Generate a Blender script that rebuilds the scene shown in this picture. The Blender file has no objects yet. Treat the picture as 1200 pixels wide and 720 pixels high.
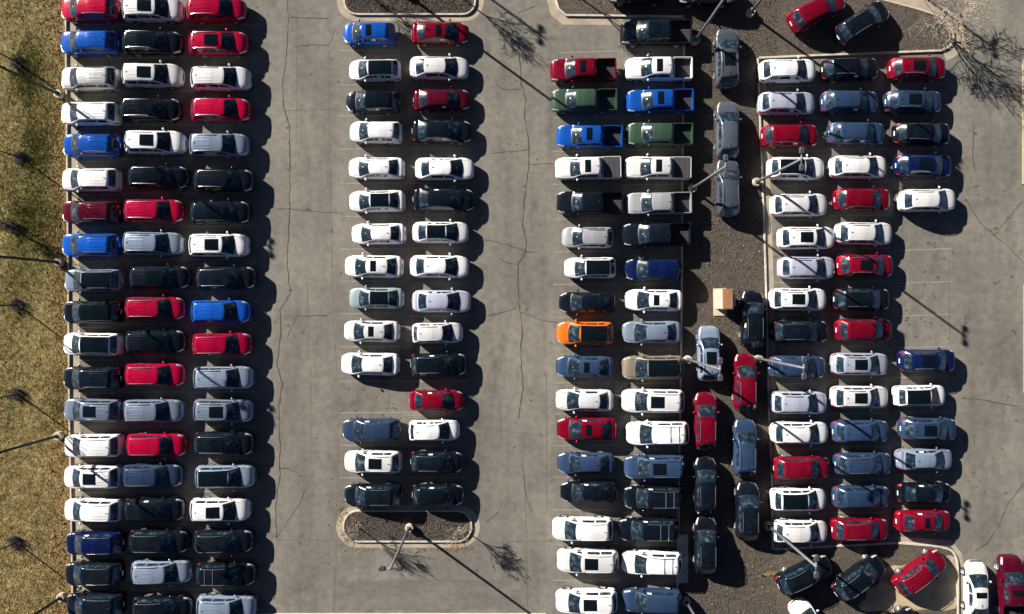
import bpy, bmesh, math, random
from mathutils import Vector, Matrix
from mathutils.geometry import tessellate_polygon
random.seed(7)
SC = bpy.context.scene
COL = SC.collection
PI = math.pi

# ------------------------------------------------------------------ camera, sky, sun, exposure
CAM_H = 62.0            # drone height over the lot, metres
PPM = 13.4              # photograph pixels per metre on the ground
SUN_EL = 23.8
SHX, SHY = 0.808, -0.589   # ground direction in which shadows fall
cam_d = bpy.data.cameras.new('camera')
cam = bpy.data.objects.new('camera', cam_d); COL.objects.link(cam)
cam.location = (0, 0, CAM_H); cam.rotation_euler = (0, 0, 0)
cam_d.sensor_width = 36.0
cam_d.lens = 36.0 * PPM * CAM_H / 1200.0
cam_d.clip_end = 3000
SC.camera = cam
world = bpy.data.worlds.new('World'); SC.world = world; world.use_nodes = True
wn = world.node_tree.nodes; wl = world.node_tree.links
sky = wn.new('ShaderNodeTexSky'); sky.sky_type = 'NISHITA'; sky.sun_disc = False
sky.sun_elevation = math.radians(SUN_EL)
sky.sun_rotation = math.atan2(-SHX, -SHY)
sky.air_density = 0.22; sky.dust_density = 0.3; sky.ozone_density = 2.5   # clear dry winter air
wn['Background'].inputs['Strength'].default_value = 0.05
wl.new(sky.outputs['Color'], wn['Background'].inputs['Color'])
sun_d = bpy.data.lights.new('sun', 'SUN'); sun = bpy.data.objects.new('sun', sun_d); COL.objects.link(sun)
sun_d.energy = 5.0; sun_d.angle = math.radians(0.5); sun_d.color = (1.0, 0.93, 0.83)
ce = math.cos(math.radians(SUN_EL)); se = math.sin(math.radians(SUN_EL))
sun.rotation_euler = Vector((SHX*ce, SHY*ce, -se)).to_track_quat('-Z', 'Y').to_euler()
sun.location = (-40, 30, 60)
SC.view_settings.view_transform = 'Standard'; SC.view_settings.look = 'None'
SC.view_settings.gamma = 1.0; SC.view_settings.exposure = 1.3
SC.cycles.use_denoising = True
SC.cycles.max_bounces = 6

# ------------------------------------------------------------------ helpers
def w2(px, py, h=0.0):
    k = (CAM_H - h) / CAM_H / PPM
    return ((px - 600) * k, (360 - py) * k)

def tag(o, label, cat=None, group=None, kind=None):
    if label: o['label'] = label
    if cat: o['category'] = cat
    if group: o['group'] = group
    if kind: o['kind'] = kind
    return o

def link(name, me, parent=None):
    o = bpy.data.objects.new(name, me); COL.objects.link(o)
    if parent: o.parent = parent
    return o

def empty(name, x, y, z, rz, label, cat, group=None):
    o = bpy.data.objects.new(name, None); COL.objects.link(o)
    o.empty_display_size = 0.3
    o.location = (x, y, z); o.rotation_euler = (0, 0, rz)
    return tag(o, label, cat, group)

class MB:
    """collects vertices and faces for one mesh"""
    def __init__(s): s.v = []; s.f = []
    def grid(s, rows, close=False):
        b = len(s.v); n = len(rows[0])
        for r in rows: s.v.extend(r)
        for i in range(len(rows)-1):
            for j in range(n - (0 if close else 1)):
                j2 = (j+1) % n
                s.f.append((b+i*n+j, b+i*n+j2, b+(i+1)*n+j2, b+(i+1)*n+j))
        return b
    def box(s, x0, x1, y0, y1, z0, z1):
        b = len(s.v)
        s.v += [(x0,y0,z0),(x1,y0,z0),(x1,y1,z0),(x0,y1,z0),(x0,y0,z1),(x1,y0,z1),(x1,y1,z1),(x0,y1,z1)]
        s.f += [tuple(b+i for i in q) for q in ((3,2,1,0),(4,5,6,7),(0,1,5,4),(1,2,6,5),(2,3,7,6),(3,0,4,7))]
    def tube(s, p, r, n=5, cap=True):
        """p: points, r: radii"""
        rows = []
        for i, c in enumerate(p):
            a = Vector(p[max(0, i-1)]); bq = Vector(p[min(len(p)-1, i+1)])
            d = (bq - a)
            if d.length < 1e-9: d = Vector((0,0,1))
            d.normalize()
            u = d.orthogonal().normalized(); w = d.cross(u)
            c = Vector(c)
            rows.append([tuple(c + (u*math.cos(2*PI*k/n) + w*math.sin(2*PI*k/n))*r[i]) for k in range(n)])
        b = s.grid(rows, True)
        if cap:
            s.f.append(tuple(b+k for k in reversed(range(n))))
            e = b + (len(p)-1)*n
            s.f.append(tuple(e+k for k in range(n)))
    def lathe(s, prof, n=16, axis='z', c=(0,0,0)):
        rows = []
        for (r, h) in prof:
            row = []
            for k in range(n):
                a = 2*PI*k/n
                if axis == 'z': row.append((c[0]+r*math.cos(a), c[1]+r*math.sin(a), c[2]+h))
                else: row.append((c[0]+r*math.cos(a), c[1]+h, c[2]+r*math.sin(a)))
            rows.append(row)
        s.grid(rows, True)
    def mesh(s, name, mat, smooth=True, sharp=None):
        me = bpy.data.meshes.new(name); me.from_pydata(s.v, [], s.f); me.update()
        bm = bmesh.new(); bm.from_mesh(me); bmesh.ops.recalc_face_normals(bm, faces=bm.faces); bm.to_mesh(me); bm.free()
        if smooth:
            me.polygons.foreach_set('use_smooth', [True]*len(me.polygons))
            if sharp: me.set_sharp_from_angle(angle=math.radians(sharp))
        if mat: me.materials.append(mat)
        return me

# ------------------------------------------------------------------ materials
def mat_simple(name, col, rough=0.5, metal=0.0, coat=0.0, spec=0.5):
    m = bpy.data.materials.new(name); m.use_nodes = True
    b = m.node_tree.nodes['Principled BSDF']
    b.inputs['Base Color'].default_value = (*col, 1); b.inputs['Roughness'].default_value = rough
    b.inputs['Metallic'].default_value = metal; b.inputs['Coat Weight'].default_value = coat
    b.inputs['Coat Roughness'].default_value = 0.06
    b.inputs['Specular IOR Level'].default_value = spec
    return m

def mat_noise(name, stops, scale, rough=0.9, detail=6, bump=0.0, bscale=40.0, stretch=(1,1,1), mix=None, speck=None, spec=0.3):
    """world-space noise ramp; mix = (other stops, scale) large scale blend; speck = (colour, scale, threshold)"""
    m = bpy.data.materials.new(name); m.use_nodes = True
    nt = m.node_tree; N = nt.nodes; Lk = nt.links; b = N['Principled BSDF']
    b.inputs['Roughness'].default_value = rough; b.inputs['Specular IOR Level'].default_value = spec
    geo = N.new('ShaderNodeNewGeometry'); mp = N.new('ShaderNodeMapping'); mp.inputs['Scale'].default_value = stretch
    Lk.new(geo.outputs['Position'], mp.inputs['Vector'])
    def ramp(stops, sc, vec, det):
        nz = N.new('ShaderNodeTexNoise'); nz.inputs['Scale'].default_value = sc; nz.inputs['Detail'].default_value = det
        nz.inputs['Roughness'].default_value = 0.65
        Lk.new(vec, nz.inputs['Vector'])
        r = N.new('ShaderNodeValToRGB'); r.color_ramp.elements[0].position = stops[0][0]; r.color_ramp.elements[0].color = (*stops[0][1], 1)
        r.color_ramp.elements[1].position = stops[-1][0]; r.color_ramp.elements[1].color = (*stops[-1][1], 1)
        for p, c in stops[1:-1]:
            e = r.color_ramp.elements.new(p); e.color = (*c, 1)
        Lk.new(nz.outputs['Fac'], r.inputs['Fac'])
        return r.outputs['Color']
    out = ramp(stops, scale, mp.outputs['Vector'], detail)
    if mix:
        for (st, sc, mode, fac) in mix:
            c2 = ramp(st, sc, geo.outputs['Position'], 4)
            mx = N.new('ShaderNodeMix'); mx.data_type = 'RGBA'; mx.blend_type = mode; mx.inputs['Factor'].default_value = fac
            Lk.new(out, mx.inputs['A']); Lk.new(c2, mx.inputs['B']); out = mx.outputs['Result']
    if speck:
        nz = N.new('ShaderNodeTexNoise'); nz.inputs['Scale'].default_value = speck[1]; nz.inputs['Detail'].default_value = 2
        Lk.new(geo.outputs['Position'], nz.inputs['Vector'])
        mr = N.new('ShaderNodeMapRange'); mr.inputs['From Min'].default_value = speck[2]; mr.inputs['From Max'].default_value = speck[2]+0.06
        Lk.new(nz.outputs['Fac'], mr.inputs['Value'])
        mx = N.new('ShaderNodeMix'); mx.data_type = 'RGBA'
        Lk.new(mr.outputs['Result'], mx.inputs['Factor']); Lk.new(out, mx.inputs['A']); mx.inputs['B'].default_value = (*speck[0], 1)
        out = mx.outputs['Result']
    Lk.new(out, b.inputs['Base Color'])
    if bump:
        nz = N.new('ShaderNodeTexNoise'); nz.inputs['Scale'].default_value = bscale; nz.inputs['Detail'].default_value = 4
        Lk.new(geo.outputs['Position'], nz.inputs['Vector'])
        bp = N.new('ShaderNodeBump'); bp.inputs['Strength'].default_value = bump; bp.inputs['Distance'].default_value = 0.05
        Lk.new(nz.outputs['Fac'], bp.inputs['Height']); Lk.new(bp.outputs['Normal'], b.inputs['Normal'])
    return m

M = {}
M['asphalt'] = mat_noise('old_asphalt', [(0.25,(0.122,0.115,0.100)),(0.5,(0.166,0.156,0.136)),(0.75,(0.210,0.199,0.177))], 0.16, 0.88, 9, 0.3, 22,
    stretch=(2.6,0.3,1), mix=[([(0.35,(0.80,0.81,0.82)),(0.65,(1.16,1.14,1.10))], 0.11, 'MULTIPLY', 0.9), ([(0.35,(0.80,0.80,0.81)),(0.65,(1.14,1.13,1.11))], 1.6, 'MULTIPLY', 0.8),
    ([(0.34,(0.70,0.68,0.66)),(0.44,(1.0,1.0,1.0))], 0.42, 'MULTIPLY', 0.55), ([(0.40,(0.82,0.82,0.82)),(0.60,(1.12,1.12,1.12))], 9.0, 'MULTIPLY', 0.35)],
    speck=((0.085,0.075,0.062), 1.1, 0.68))
M['asphalt_dark'] = mat_noise('patched_asphalt', [(0.25,(0.112,0.104,0.090)),(0.5,(0.146,0.136,0.118)),(0.75,(0.182,0.171,0.150))], 0.5, 0.9, 9, 0.3, 22, stretch=(0.4,1.6,1), mix=[([(0.35,(0.82,0.82,0.83)),(0.65,(1.13,1.12,1.10))], 1.6, 'MULTIPLY', 0.8)])
M['oil'] = mat_simple('oil_stain', (0.075,0.069,0.060), 0.8)
M['crack'] = mat_simple('crack_dirt', (0.045,0.038,0.03), 0.95)
M['seam'] = mat_simple('worn_seam', (0.105,0.092,0.075), 0.95)
M['concrete'] = mat_noise('kerb_concrete', [(0.3,(0.36,0.31,0.24)),(0.6,(0.48,0.43,0.35)),(0.8,(0.55,0.51,0.43))], 1.3, 0.85, 7, 0.2, 30)
M['white_kerb'] = mat_noise('pale_kerb', [(0.3,(0.34,0.30,0.25)),(0.5,(0.45,0.41,0.35)),(0.7,(0.56,0.52,0.45))], 1.6, 0.8, 6, 0.15, 30)
M['gutter'] = mat_noise('gutter_concrete', [(0.25,(0.20,0.165,0.115)),(0.5,(0.33,0.28,0.21)),(0.75,(0.40,0.35,0.27))], 0.9, 0.9, 8, 0.2, 30)
M['yellow_kerb'] = mat_noise('yellow_kerb_paint', [(0.3,(0.25,0.21,0.13)),(0.7,(0.34,0.29,0.19))], 2.0, 0.8)
M['mulch'] = mat_noise('brown_mulch', [(0.25,(0.045,0.038,0.032)),(0.5,(0.082,0.070,0.059)),(0.75,(0.125,0.108,0.092))], 4.5, 0.95, 9, 0.5, 18,
    mix=[([(0.3,(0.78,0.78,0.8)),(0.7,(1.2,1.15,1.05))], 0.16, 'MULTIPLY', 0.9)])
M['chip'] = mat_noise('mulch_chips', [(0.25,(0.045,0.038,0.033)),(0.5,(0.088,0.076,0.065)),(0.78,(0.155,0.136,0.117))], 5.5, 0.95, 3)
M['sand'] = mat_noise('pale_dirt', [(0.3,(0.30,0.24,0.15)),(0.6,(0.42,0.35,0.23)),(0.8,(0.48,0.41,0.29))], 1.2, 0.95, 8, 0.4, 18)
M['turf'] = mat_noise('lawn_soil', [(0.3,(0.09,0.068,0.028)),(0.5,(0.19,0.15,0.055)),(0.7,(0.32,0.26,0.11))], 2.2, 0.95, 8, 0.5, 20)
M['leaf'] = mat_noise('dead_leaves', [(0.3,(0.16,0.075,0.03)),(0.5,(0.30,0.15,0.06)),(0.7,(0.42,0.27,0.13))], 9.0, 0.9, 2)
M['line'] = mat_noise('worn_line_paint', [(0.35,(0.19,0.17,0.14)),(0.6,(0.27,0.25,0.22))], 2.5, 0.8)
M['glass'] = mat_simple('car_glass', (0.010,0.020,0.032), 0.12, 0.0, 0.0, 0.55)
M['sunroof'] = mat_simple('dark_roof_glass', (0.003,0.006,0.009), 0.1, 0.0, 0.0, 0.4)
M['black'] = mat_simple('black_trim', (0.012,0.012,0.013), 0.5)
M['tyre'] = mat_simple('tyre_rubber', (0.018,0.018,0.018), 0.8)
M['rim'] = mat_simple('alloy', (0.42,0.42,0.44), 0.3, 0.8)
M['chrome'] = mat_simple('satin_chrome', (0.62,0.62,0.63), 0.28, 0.9)
M['lens'] = mat_simple('headlamp_lens', (0.50,0.52,0.54), 0.1, 0.3, 0.5)
M['red_lens'] = mat_simple('tail_lamp_lens', (0.30,0.012,0.012), 0.15, 0.0, 0.5)
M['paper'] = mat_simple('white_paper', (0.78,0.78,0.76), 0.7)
M['plate'] = mat_simple('plate_white', (0.66,0.66,0.64), 0.5)
M['liner'] = mat_simple('bed_liner', (0.035,0.034,0.036), 0.8)
M['cover'] = mat_simple('vinyl_cover', (0.045,0.045,0.05), 0.6)
M['galv'] = mat_noise('galvanised_steel', [(0.3,(0.085,0.088,0.098)),(0.7,(0.13,0.133,0.145))], 3.0, 0.5, 4, spec=0.5)
M['bronze'] = mat_simple('dark_bronze_paint', (0.012,0.011,0.012), 0.6)  # darker pole colour, used on the lawn-side posts only
M['lampbox'] = mat_simple('lamp_housing', (0.045,0.045,0.05), 0.5)
M['lampglass'] = mat_simple('lamp_lens', (0.55,0.55,0.52), 0.2)
M['bark'] = mat_noise('pale_bark', [(0.3,(0.20,0.165,0.125)),(0.7,(0.36,0.31,0.25))], 5.0, 0.9)
M['dbark'] = mat_noise('grey_bark', [(0.3,(0.035,0.032,0.034)),(0.7,(0.075,0.068,0.07))], 5.0, 0.9)
M['dmulch'] = mat_noise('dark_tree_mulch', [(0.3,(0.035,0.032,0.034)),(0.7,(0.10,0.092,0.09))], 9.0, 0.95, 6, 0.8, 25)
M['cream'] = mat_noise('cream_boards', [(0.3,(0.46,0.38,0.27)),(0.7,(0.56,0.48,0.36))], 2.0, 0.8)
M['rust'] = mat_noise('rusty_orange_lid', [(0.3,(0.25,0.115,0.06)),(0.7,(0.32,0.155,0.085))], 2.0, 0.75)
M['bluepanel'] = mat_simple('blue_grey_panel', (0.16,0.24,0.38), 0.4)
M['slab'] = mat_noise('grey_slab', [(0.3,(0.26,0.27,0.30)),(0.7,(0.36,0.37,0.40))], 1.5, 0.85)
M['ochre'] = mat_noise('ochre_soil', [(0.3,(0.16,0.11,0.045)),(0.7,(0.27,0.20,0.08))], 4.0, 0.95)
M['redsoil'] = mat_noise('red_soil', [(0.3,(0.10,0.06,0.038)),(0.7,(0.17,0.11,0.07))], 4.0, 0.95)
GRASS = []
for i, (a, b_, c) in enumerate([((0.075,0.060,0.016),(0.20,0.160,0.045),(0.42,0.33,0.13)), ((0.040,0.055,0.007),(0.105,0.115,0.015),(0.23,0.215,0.045)), ((0.13,0.080,0.032),(0.31,0.215,0.095),(0.52,0.39,0.22))]):
    GRASS.append(mat_noise('dry_grass' if i != 1 else 'green_grass', [(0.36,a),(0.5,b_),(0.64,c)], 1.1, 0.9, 6))

def mat_paint(name, col, rough, metal):
    """car paint: each car a little faded or fresh (white noise on its place), thin road dust in blotches"""
    m = mat_simple(name, col, rough, metal, 0.18, 0.28); nt = m.node_tree; N = nt.nodes; Lk = nt.links; b = N['Principled BSDF']
    oi = N.new('ShaderNodeObjectInfo'); wn_ = N.new('ShaderNodeTexWhiteNoise'); wn_.noise_dimensions = '3D'
    Lk.new(oi.outputs['Location'], wn_.inputs['Vector'])
    mr = N.new('ShaderNodeMapRange'); mr.inputs['To Min'].default_value = 0.74 if max(col) < 0.7 else 0.93; mr.inputs['To Max'].default_value = 1.12 if max(col) < 0.7 else 1.02
    Lk.new(wn_.outputs['Value'], mr.inputs['Value'])
    hs = N.new('ShaderNodeHueSaturation'); hs.inputs['Color'].default_value = (*col, 1); Lk.new(mr.outputs['Result'], hs.inputs['Value'])
    geo = N.new('ShaderNodeNewGeometry'); nz = N.new('ShaderNodeTexNoise'); nz.inputs['Scale'].default_value = 1.4; nz.inputs['Detail'].default_value = 7; nz.inputs['Roughness'].default_value = 0.7
    Lk.new(geo.outputs['Position'], nz.inputs['Vector'])
    dr = N.new('ShaderNodeMapRange'); dr.inputs['From Min'].default_value = 0.45; dr.inputs['From Max'].default_value = 0.75; dr.inputs['To Min'].default_value = 0.0; dr.inputs['To Max'].default_value = 0.028
    Lk.new(nz.outputs['Fac'], dr.inputs['Value'])
    mx = N.new('ShaderNodeMix'); mx.data_type = 'RGBA'; mx.inputs['B'].default_value = (0.22, 0.20, 0.18, 1)
    Lk.new(dr.outputs['Result'], mx.inputs['Factor']); Lk.new(hs.outputs['Color'], mx.inputs['A']); Lk.new(mx.outputs['Result'], b.inputs['Base Color'])
    rr = N.new('ShaderNodeMapRange'); rr.inputs['To Min'].default_value = rough*0.7; rr.inputs['To Max'].default_value = rough*1.15
    Lk.new(nz.outputs['Fac'], rr.inputs['Value']); Lk.new(rr.outputs['Result'], b.inputs['Roughness'])
    return m
def glass_interior(m):
    nt = m.node_tree; N = nt.nodes; b = N['Principled BSDF']; geo = N.new('ShaderNodeNewGeometry')
    nz = N.new('ShaderNodeTexNoise'); nz.inputs['Scale'].default_value = 2.6; nz.inputs['Detail'].default_value = 3; nt.links.new(geo.outputs['Position'], nz.inputs['Vector'])
    r = N.new('ShaderNodeValToRGB'); E = r.color_ramp.elements; E[0].position = 0.40; E[0].color = (0.006,0.014,0.022,1); E[1].position = 0.72; E[1].color = (0.075,0.095,0.11,1)
    e = E.new(0.56); e.color = (0.014,0.026,0.040,1)
    nt.links.new(nz.outputs['Fac'], r.inputs['Fac']); nt.links.new(r.outputs['Color'], b.inputs['Base Color'])
glass_interior(M['glass'])
PAINT = {}
for k, (c, r, mt) in {
    'white': ((0.67,0.675,0.685), 0.35, 0.0), 'black': ((0.0035,0.0065,0.012), 0.18, 0.0), 'red': ((0.33,0.001,0.030), 0.2, 0.0), 'dark red': ((0.185,0.002,0.016), 0.2, 0.25),
    'maroon': ((0.105,0.003,0.020), 0.2, 0.3), 'blue': ((0.006,0.078,0.40), 0.2, 0.2), 'navy': ((0.0025,0.009,0.058), 0.2, 0.1),
    'silver': ((0.205,0.26,0.355), 0.33, 0.3), 'slate': ((0.030,0.060,0.128), 0.3, 0.3), 'lavender': ((0.43,0.46,0.57), 0.33, 0.2), 'light grey': ((0.33,0.335,0.36), 0.33, 0.3), 'grey': ((0.075,0.088,0.115), 0.3, 0.3),
    'green': ((0.030,0.060,0.040), 0.35, 0.1), 'orange': ((0.56,0.115,0.008), 0.3, 0.1), 'tan': ((0.30,0.25,0.195), 0.33, 0.35),
    'pale silver': ((0.58,0.60,0.58), 0.35, 0.35), 'sage': ((0.27,0.345,0.37), 0.33, 0.35)}.items():
    PAINT[k] = mat_paint('paint_' + k.replace(' ', '_'), c, r, mt)

# ------------------------------------------------------------------ ground, kerbs, beds, lawn
def ccw(p):
    return p if sum(p[i][0]*p[(i+1) % len(p)][1]-p[(i+1) % len(p)][0]*p[i][1] for i in range(len(p))) > 0 else p[::-1]

def slab(name, pts, z0, z1, mat, label, cat, parent=None, kind='structure'):
    """flat polygon (world xy) extruded from z0 to z1"""
    pts = ccw(pts); n = len(pts)
    bm = bmesh.new()
    top = [bm.verts.new((x, y, z1)) for x, y in pts]
    for t in tessellate_polygon([[Vector((x, y, 0)) for x, y in pts]]):
        a, b, c = (Vector(pts[i]) for i in t)
        if (b-a).cross(c-a) < 0: t = t[::-1]
        bm.faces.new([top[i] for i in t])
    if z1 - z0 > 0.01:
        bot = [bm.verts.new((x, y, z0)) for x, y in pts]
        for i in range(n): bm.faces.new((bot[i], bot[(i+1) % n], top[(i+1) % n], top[i]))
    me = bpy.data.meshes.new(name); bm.to_mesh(me); bm.free(); me.materials.append(mat)
    o = link(name, me, parent)
    if not parent: tag(o, label, cat, None, kind)
    return o

def offset_line(p, d, closed):
    out = []; n = len(p)
    for i in range(n):
        a = Vector(p[(i-1) % n] if closed or i > 0 else p[i]); c = Vector(p[i]); b = Vector(p[(i+1) % n] if closed or i < n-1 else p[i])
        t1 = (c-a).normalized() if (c-a).length > 1e-6 else None; t2 = (b-c).normalized() if (b-c).length > 1e-6 else None
        t1 = t1 or t2; t2 = t2 or t1
        t = (t1+t2).normalized(); nn = Vector((-t.y, t.x)); k = max(0.5, nn.dot(Vector((-t1.y, t1.x))))
        out.append(tuple(c + nn*d/k))
    return out

def band(name, pts, d0, d1, z0, z1, mat, label, cat, closed=False, parent=None, chamfer=0.0, kind='structure'):
    """kerb-like strip along a polyline between two side offsets"""
    a = offset_line(pts, d0, closed); b = offset_line(pts, d1, closed)
    mb = MB(); rows = []
    ch = min(0.02, (z1-z0)*0.3) if z1-z0 > 0.03 else 0
    for (p, q) in zip(a, b):
        p = Vector(p); q = Vector(q); u = (q-p).normalized()*ch
        if z1-z0 > 0.03:
            rows.append([(*p, z0), (*p, z1-ch), (*(p+u), z1), (*(q-u), z1), (*q, z1-ch), (*q, z0)])
        else: rows.append([(*p, z1), (*q, z1)])
    if closed: rows.append(rows[0])
    mb.grid(rows)
    o = link(name, mb.mesh(name, mat, True, 25), parent)
    if not parent: tag(o, label, cat, None, kind)
    return o

def P(l, h=0.0): return [w2(x, y, h) for x, y in l]

def smooth_poly(p, it=2, closed=False):
    for _ in range(it):
        q = []; n = len(p)
        for i in range(n if closed else n-1):
            a, b = p[i], p[(i+1) % n]
            q += [(a[0]*.75+b[0]*.25, a[1]*.75+b[1]*.25), (a[0]*.25+b[0]*.75, a[1]*.25+b[1]*.75)]
        p = q if closed else [p[0]] + q + [p[-1]]
    return p

lot = slab('parking_lot', [(-300,-300),(300,-300),(300,300),(-300,300)], 0, 0, M['asphalt'], 'worn grey asphalt of the parking lot under all the cars', 'asphalt')

# lawn on the west edge with kerb and gutter
KERB_W = [(76,-60),(76.6,0),(79,240),(81,480),(84,640),(86,780)]
kw = P(KERB_W)
slab('lawn', [(-300, kw[0][1]+40), (kw[0][0]-.02, kw[0][1]+40)] + [(x-.02, y) for x, y in kw] + [(kw[-1][0]-.02, -60), (-300,-60)], -0.1, 0.10, M['turf'], 'dry patchy lawn verge beside the first column of cars', 'lawn')
band('kerb', kw, 0.0, 0.16, -0.05, 0.15, M['concrete'], 'long pale kerb between the dry lawn and the parked cars', 'kerb')
band('gutter', [(x+.175, y) for x, y in kw], 0.0, 0.80, 0, 0.005, M['gutter'], 'concrete gutter running along the lawn kerb', 'gutter')

# mulch strip with its arms
STRIP = [(651,-90),(651,2),(654,12),(663,19.5),(801,21),(798.5,200),(797.5,380),(795.5,520),(793,660),(792,800),(1122,800),(1123,668),(1121,652),(1113,640),(1050,635.5),(906,643),
         (904.5,550),(901,470),(899.5,390),(897,300),(892.5,180),(888.5,69),(947,66.5),(1103,60.5),(1113,55),(1117,45),(1116,34),(1108,24),(1090,14),(1012,-6),(940,-30),(860,-90)]
sp = P(STRIP)
slab('mulch_bed', sp, -0.05, 0.10, M['mulch'], 'brown mulch strip with parked cars between the truck block and east block', 'mulch bed')
band('kerb', P([(651,-90),(651,2),(654,12),(663,19.5),(801,21)]), -0.02, 0.16, -0.05, 0.15, M['white_kerb'], 'pale kerb rounding the corner of the mulch above the dark pickup', 'kerb')
band('kerb', P([(801,22.5),(798.5,200),(797.5,380),(795.5,520),(793,660),(792,800)]), -0.02, 0.14, -0.05, 0.146, M['white_kerb'], 'thin pale kerb along the tail ends of the truck column', 'kerb')
band('kerb', P([(906,643),(904.5,550),(901,470),(899.5,390),(897,300),(892.5,180),(888.5,69)]), -0.02, 0.15, -0.05, 0.15, M['white_kerb'], 'pale kerb between the mulch strip and the east block cars', 'kerb')
band('gutter', P([(908.5,644),(906.5,550),(903,470),(901.5,390),(899,300),(894.5,180),(890.5,72)]), 0.0, -0.50, 0, 0.005, M['gutter'], 'dirty concrete gutter along the mulch strip beside the east block', 'gutter')
band('kerb', P([(888.5,67.5),(947,65),(1103,59)]), 0.02, -0.16, -0.05, 0.152, M['white_kerb'], 'pale kerb above the topmost row of the east block', 'kerb')
ne = smooth_poly([(1104,60),(1113,56),(1118,46),(1116,34),(1108,24),(1090,14),(1012,-6),(940,-30)], 2)
band('kerb', P(ne), -0.02, 0.16, -0.05, 0.149, M['concrete'], 'rounded concrete kerb at the bare tree island in the northeast', 'kerb')
band('gutter', P([(x, y) for x, y in ne]), -0.03, -0.95, 0, 0.006, M['gutter'], 'wide tan concrete apron around the bare tree island', 'gutter')
band('gutter', P([(651,-90),(651,2),(654,12),(663,19.5),(730,20.3)]), -0.03, -0.72, 0, 0.006, M['gutter'], 'tan gutter rounding the mulch corner by the dark pickup', 'gutter')
band('kerb', P([(1050,635),(906,642.5)]), -0.02, 0.15, -0.05, 0.155, M['white_kerb'], 'pale kerb under the lowest row of the east block', 'kerb')
se_ = smooth_poly([(1122,800),(1123,668),(1121,652),(1112,640),(1051,635.2)], 2)
band('kerb', P(se_), -0.02, 0.16, -0.05, 0.152, M['white_kerb'], 'curved pale kerb end beside the upright white sedan', 'kerb')
band('gutter', P([(1129,800),(1128,668),(1125,650),(1114,636),(1052,631)]), 0.42, -0.18, 0, 0.006, M['gutter'], 'tan concrete gutter by the curved kerb near the upright white sedan', 'gutter')
slab('dirt_patch', P(smooth_poly([(1030,668),(1044,662),(1058,663),(1074,656),(1088,657),(1100,652),(1117,650),(1122.5,662),(1122,690),(1122.5,712),(1104,716),(1080,713),(1060,719),(1034,715),(1010,717),(1004,708),(1016,700),(1012,690),(1030,686)], 1, True)), 0.1, 0.106, M['sand'], 'pale sandy dirt under the tilted red SUV in the corner bed', 'dirt')

def rrect(x0, y0, x1, y1, r, n=7):
    out = []
    for (cx, cy, a0) in ((x1-r, y0+r, -90), (x1-r, y1-r, 0), (x0+r, y1-r, 90), (x0+r, y0+r, 180)):
        for k in range(n+1):
            a = math.radians(a0 + 90*k/n); out.append((cx+r*math.cos(a), cy+r*math.sin(a)))
    return out
def island(x0, y0, x1, y1, r, txt, extra):
    outer = P(rrect(x0-8, y0-5, x1+9, y1+6.5, r+7)); inner = P(rrect(x0, y0, x1, y1, r))
    slab('gutter', outer, 0, 0.006, M['gutter'], 'tan concrete apron around ' + txt, 'gutter')
    band('kerb', inner, 0.0, -0.15, 0, 0.15, M['white_kerb'], 'pale rounded kerb of ' + txt, 'kerb', closed=True)
    slab('island_bed', offset_line(ccw(inner), 0.148, True), 0, 0.11, M['mulch'], 'brown mulch inside ' + txt, 'mulch bed')
island(402, 597.5, 553.5, 635.5, 18, 'the long island below the two middle columns', 0)
island(403, -26, 558, 18.5, 16, 'the long island above the blue hatchback', 0)

band('kerb', P([(1200.2,70),(1200.2,216)]), -0.18, 0.18, 0, 0.15, M['yellow_kerb'], 'upper yellow kerb end at the far edge of the lot', 'kerb')
band('kerb', P([(1201.6,334),(1201.6,460)]), -0.16, 0.16, 0, 0.15, M['yellow_kerb'], 'lower yellow kerb end at the far edge of the lot', 'kerb')
band('kerb', P([(296,720.6),(640,720.6)]), -0.14, 0.14, 0, 0.12, M['concrete'], 'concrete kerb across the lower ends of the two drive lanes', 'kerb')
pad = slab('concrete_pad', P([(794,626),(806,626),(806,683),(794,683)]), 0.0, 0.112, M['slab'], 'grey concrete pad beside the strip near the racked white SUV', 'concrete pad')
for (ya, yb) in ((627,650),(652,657),(659,682)):
    slab('paving_slab', P([(794.6,ya),(805.4,ya),(805.4,yb),(794.6,yb)]), 0.112, 0.155, M['slab'], None, None, parent=pad)

slab('asphalt_patch', P([(396,681),(500,680),(612,681),(611,714),(395,715)]), 0, 0.0012, M['asphalt_dark'], 'slightly darker resurfaced rectangle of asphalt below the long island', 'asphalt patch')
rnd_ = random.Random(77); mb = MB()
for k in range(150):
    cx, cy = rnd_.choice(((rnd_.uniform(398,470), rnd_.uniform(436,492)), (rnd_.uniform(1050,1115), rnd_.uniform(265,405)), (rnd_.uniform(330,640), rnd_.uniform(0,716)), (rnd_.uniform(1130,1195), rnd_.uniform(150,640))))
    x, y = w2(cx, cy); r = rnd_.uniform(0.04, 0.17); n = 9; b = len(mb.v)
    rr = [r*rnd_.uniform(0.6, 1.25) for _ in range(n)]
    mb.v += [(x+rr[i]*math.cos(2*PI*i/n), y+rr[i]*math.sin(2*PI*i/n)*0.8, 0.0022) for i in range(n)]; mb.f.append(tuple(b+i for i in range(n)))
tag(link('oil_spot', mb.mesh('oil_spot', M['oil'], False)), 'small dark oil drips on the asphalt lanes and empty bays', 'oil stains', None, 'stuff')
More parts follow.
